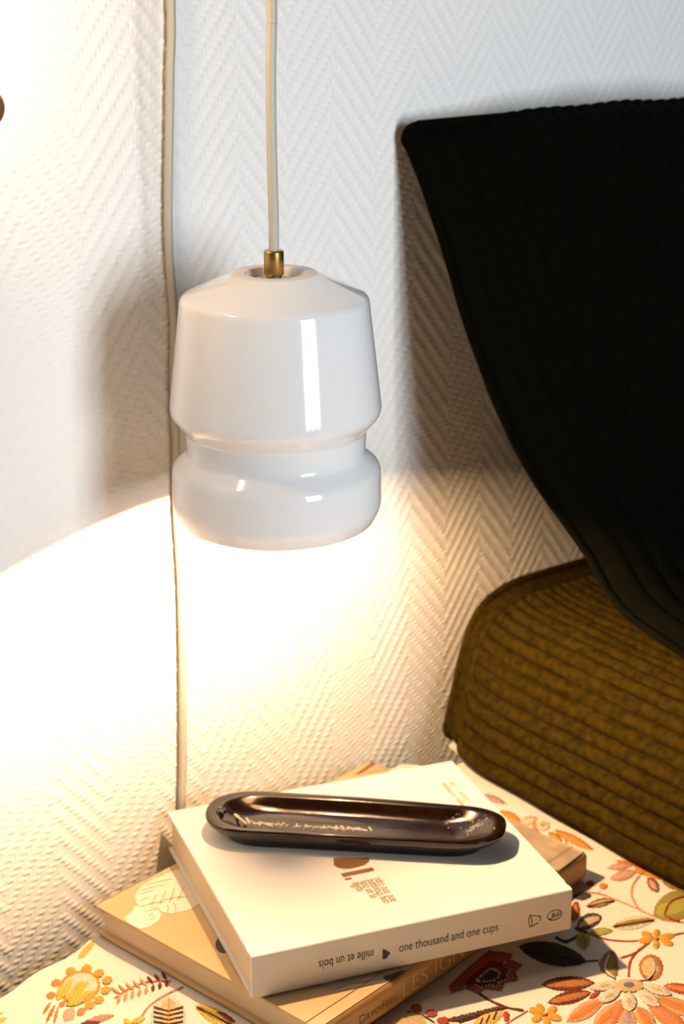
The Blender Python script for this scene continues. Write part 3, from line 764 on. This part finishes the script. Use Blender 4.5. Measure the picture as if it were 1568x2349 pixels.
obj('top_ring', *turned([(0.0200, -0.0016), (0.0212, 0.0004), (0.0216, 0.0006), (0.0312, 0.0006), (0.0320, 0.0), (0.0322, -0.0010)], 96), M['bisque'], lamp, True, 40)
obj('hole_wall', *turned([(0.0207, 0.0002), (0.0198, -0.0012), (0.0194, -0.0056)], 64), M['bisque'], lamp, True)
obj('cable_grip', *turned([(0.0, 0.0170), (0.0042, 0.0170), (0.0066, 0.0168), (0.0072, 0.0160), (0.0072, -0.0002), (0.0068, -0.0010), (0.0, -0.0010)], 40), M['brass'], lamp, True, 35)
obj('threaded_stem', *turned([(0.0, -0.001), (0.0055, -0.001), (0.0055, -0.0035), (0.0, -0.0035)], 32), M['steel'], lamp, True, 35)
obj('holder_disc', *turned([(0.0, -0.0034), (0.0105, -0.0034), (0.0112, -0.0042), (0.0112, -0.0052), (0.0, -0.0052)], 40), M['brass'], lamp, True, 35)
obj('holder_plate', *turned([(0.0, -0.0055), (0.0202, -0.0055), (0.0202, -0.0085), (0.0, -0.0085)], 48), M['bisque'], lamp, True, 35)
obj('lamp_holder', *turned([(0.0, -0.0085), (0.013, -0.0085), (0.013, -0.110), (0.010, -0.135), (0.006, -0.142), (0.0, -0.142)], 40), M['bisque'], lamp, True, 35)
obj('bulb', *turned([(0.0062, -0.1525), (0.0070, -0.1545), (0.0070, -0.1705), (0.0060, -0.1730)], 24), M['bulb'], lamp, True)
obj('bulb_light_stop', *turned([(0.0060, -0.1728), (0.0070, -0.1733), (0.0070, -0.1740), (0.0048, -0.1762), (0.0, -0.1772)], 24), M['steel'], lamp, True)  # opaque cap added under the bulb to cut its downward light
obj('bulb_base', *turned([(0.0, -0.1420), (0.0075, -0.1420), (0.0075, -0.1515), (0.0062, -0.1525), (0.0, -0.1525)], 24), M['steel'], lamp, True, 40)
path = [(LX, LY, LZ + 0.0165 * LAMP_S)]
px_c = [(628, 566), (627, 480), (624, 380), (622, 280), (621, 160), (623, 60), (623, 0)]
for x, y in px_c: p = ony(x, y, LY); path.append((p[0], LY, p[2]))
pe = path[-1]; path += [(pe[0] + 0.001, LY, pe[2] + 0.15), (pe[0] + 0.001, LY, 1.2)]
path = resample(catmull(path, 5), 0.0008 if False else 0.0011)
obj('cable', *tube(path, 0.0041, 16, 0.11, 1500), M['cord'], lamp, True)

# cable along the wall
wc = empty('wall_cable'); tag(wc, 'pale braided cable running down the wallpaper behind the white lamp', 'cable')
px_w = [(392, 0), (390, 160), (388, 300), (386, 420), (386, 520), (389, 600), (396, 690), (399, 770), (398, 860), (399, 940), (403, 1010), (404, 1060), (405, 1165), (410, 1250), (415, 1340), (418, 1470), (419, 1600), (419, 1757), (417, 1850)]
path = [ony(x, y, -0.0062) for x, y in px_w]
path = [path[0] + np.array([0.004, 0, 0.9]), path[0] + np.array([0.001, 0, 0.2])] + path + [path[-1] + np.array([-0.004, 0, -0.12]), path[-1] + np.array([-0.006, 0, -0.40])]
path = resample(catmull(path, 5), 0.0011)
obj('cable', *tube(path, 0.0037, 16, 0.11, 1500), M['cord'], wc, True)

# small wall lamp at the left border of the photograph
sc = empty('wall_lamp'); tag(sc, 'brown wooden wall lamp with warm globe at the left edge', 'lamp')
k = ony(-44, 246, -0.085)
def lathe_y(prof, c, seg=40):
    v, f = lathe(prof, seg); return [(c[0] + p[0], c[1] - p[2], c[2] + p[1]) for p in v], f
obj('wooden_base', *lathe_y([(0.0, -0.0825), (0.014, -0.0825), (0.014, -0.03), (0.0115, -0.006), (0.0125, 0.0), (0.0125, 0.010), (0.009, 0.014), (0.0, 0.014)], k), M['brown_wood'], sc, True, 35)
gc = (k[0] - 0.012, k[1], k[2] + 0.062)
obj('socket', *lathe([(0.0, 0.0), (0.009, 0.0), (0.009, 0.035), (0.0, 0.035)], 32, (gc[0], gc[1])), M['brass'], sc, True, 35).location = (0, 0, k[2] + 0.008)
obj('globe', *lathe([(max(1e-4, 0.024 * math.sin(t)), gc[2] + 0.003 - 0.024 * math.cos(t)) for t in np.linspace(0, math.pi, 20)], 40, (gc[0], gc[1])), M['globe'], sc, True)

# ------------------------------------------------------------------ olive corduroy bolster in the corner
bol = empty('corduroy_bolster'); tag(bol, 'olive corduroy bolster with rounded ribbed side, resting on the cloth', 'cushion')
E_ = np.array([-0.175, -0.985, 0.0]); E_ /= np.linalg.norm(E_)
prof = [(0.560, ZT + 0.0034), (0.445, ZT + 0.0032), (0.4270, ZT + 0.0046), (0.4125, ZT + 0.014), (0.4120, ZT + 0.026), (0.4220, ZT + 0.055), (0.4350, ZT + 0.095), (0.4490, ZT + 0.124), (0.4680, ZT + 0.142), (0.4970, ZT + 0.151), (0.5400, ZT + 0.152), (0.6000, ZT + 0.146), (0.70, ZT + 0.136), (0.83, ZT + 0.126)]
pc = catmull(prof, 40)
seglen = np.concatenate([[0], np.cumsum([np.linalg.norm(pc[i + 1] - pc[i]) for i in range(len(pc) - 1)])])
tot = seglen[-1]; NP = 620
samp = np.linspace(0, tot, NP)
px_ = np.interp(samp, seglen, [p[0] for p in pc]); pz_ = np.interp(samp, seglen, [p[1] for p in pc])
tx, tz = np.gradient(px_), np.gradient(pz_); tl_ = np.hypot(tx, tz); nx_, nz_ = -tz / tl_, tx / tl_
if nx_[NP // 3] > 0: nx_, nz_ = -nx_, -nz_
RIB = 0.0165
rib = np.abs(np.sin(np.pi * samp / RIB)) ** 0.6
ss = np.concatenate([np.linspace(0.0, 0.06, 34), np.linspace(0.07, 0.62, 60)])
rs = np.random.RandomState(2)
wob = rs.uniform(-1, 1, size=(80, 12))
v, f = [], []
for si, s in enumerate(ss):
    k_in = min(1.0, max(0.0, (s - 0.036) / 0.010)) ** 0.6
    endr = 0.0
    if s < 0.010: endr = -0.010 * (1 - math.sqrt(max(0, 1 - ((0.010 - s) / 0.010) ** 2)))
    seam = -0.0040 * math.exp(-((s - 0.0355) / 0.0030) ** 2)
    sag = -0.006 * math.sin(math.pi * min(1, s / 0.62))
    for i in range(NP):
        q = i / NP
        ww = 0.0011 * math.sin(s * 21 + 7.3 * wob[int(samp[i] / RIB) % 80, 0]) + 0.0006 * math.sin(s * 57 + 9.1 * wob[int(samp[i] / RIB) % 80, 1])
        d = 0.0068 * rib[i] * k_in + endr + seam + (ww if s > 0.05 else 0)
        if pz_[i] < ZT + 0.0036: d = 0.0
        v.append((px_[i] + 0.030 * math.exp(-(s / 0.045) ** 1.5) + nx_[i] * d + E_[0] * s, -0.022 + E_[1] * s, max(ZT + 0.0030, pz_[i] + nz_[i] * d + sag * (pz_[i] - ZT) / 0.18)))
for si in range(len(ss) - 1):
    for i in range(NP - 1): f.append((si * NP + i, si * NP + i + 1, (si + 1) * NP + i + 1, (si + 1) * NP + i))
f.append(tuple(range(NP)))
obj('ribbed_cover', v, f, M['olive'], bol, True, 60)
pp = [np.array((px_[i] + 0.029 + nx_[i] * 0.0015, -0.022 - 0.0055, pz_[i] + nz_[i] * 0.0015)) for i in range(0, NP, 5) if px_[i] < 0.82 and i > 0 and (pz_[i] > ZT + 0.0055)]
obj('piping', *tube(pp, 0.0042, 10), M['olive'], bol, True)

# ------------------------------------------------------------------ big dark green corduroy cushion leaning on the wall
cu = empty('corduroy_cushion'); tag(cu, 'large very dark green corduroy cushion leaning against the wall above the bolster', 'cushion')
edge_px = [(958, 286), (940, 296), (933, 318), (946, 345), (968, 400), (996, 480), (1022, 560), (1046, 640), (1072, 730), (1104, 820), (1142, 920), (1188, 1020), (1240, 1110), (1300, 1195), (1356, 1275), (1404, 1360), (1450, 1412), (1520, 1462), (1580, 1504), (1640, 1560), (1690, 1622)]
ed = []
for i, (x, y) in enumerate(edge_px):
    X = 0.378 + (0.362 - 0.378) * (min(1.0, max(0, y - 296) / (1504 - 296))) ** 0.9
    ed.append(onx(x, y, X))
ed = catmull(ed, 5)
NV = len(ed)
NU = 420
WIDTH = 0.58
v, f = [], []
top_rise = lambda u: 0.005 * math.sin(math.pi * min(1.0, u / 0.9)) ** 1.0
RP = 0.020
for side in (1, -1):
    for j, e in enumerate(ed):
        t = j / (NV - 1)
        for i in range(NU + 1):
            u = i / NU
            p = e + np.array([1.0, -0.10, -0.03]) * WIDTH * u
            p = p + np.array([0, -0.018 * math.sin(math.pi * u) , top_rise(u)]) * (1 - t) ** 2
            b = (math.sin(math.pi * min(max(u, 0), 1)) ** 0.55) * (math.sin(math.pi * t) ** (0.6 if t < 0.5 else 0.33))
            n_ = np.array([-0.05, -0.80, 0.60])
            if side == 1:
                d = 0.060 * b
                rb = abs(math.sin(math.pi * u * WIDTH / RP)) ** 0.7 * min(1, u * 40) * min(1, t * 14 + 0.15)
                d += 0.0036 * rb + 0.0016 * math.sin(9 * t + 30 * u)
            else: d = -0.055 * b * min(1.0, t * 2.2)
            v.append(p + n_ * d)
n1 = NU + 1
for sidx in range(2):
    o0 = sidx * NV * n1
    for j in range(NV - 1):
        for i in range(NU): f.append((o0 + j * n1 + i, o0 + j * n1 + i + 1, o0 + (j + 1) * n1 + i + 1, o0 + (j + 1) * n1 + i))
cushion_mesh = obj('ribbed_cover', v, f, M['dark_green'], cu, True, 60)
bm = bmesh.new(); bm.from_mesh(cushion_mesh.data); bmesh.ops.remove_doubles(bm, verts=bm.verts, dist=0.0002); bmesh.ops.recalc_face_normals(bm, faces=bm.faces); bm.to_mesh(cushion_mesh.data); bm.free()
obj('piping', *tube([p + np.array([-0.0015, 0.001, -0.001]) for p in ed], 0.0042, 10), M['dark_green'], cu, True)
te = []
for i in range(0, int(NU * 0.96), 6):
    u = i / NU
    te.append(ed[0] + np.array([1.0, -0.10, -0.03]) * WIDTH * u + np.array([0, -0.018 * math.sin(math.pi * u), top_rise(u)]))
obj('piping', *tube(te, 0.0042, 10), M['dark_green'], cu, True)
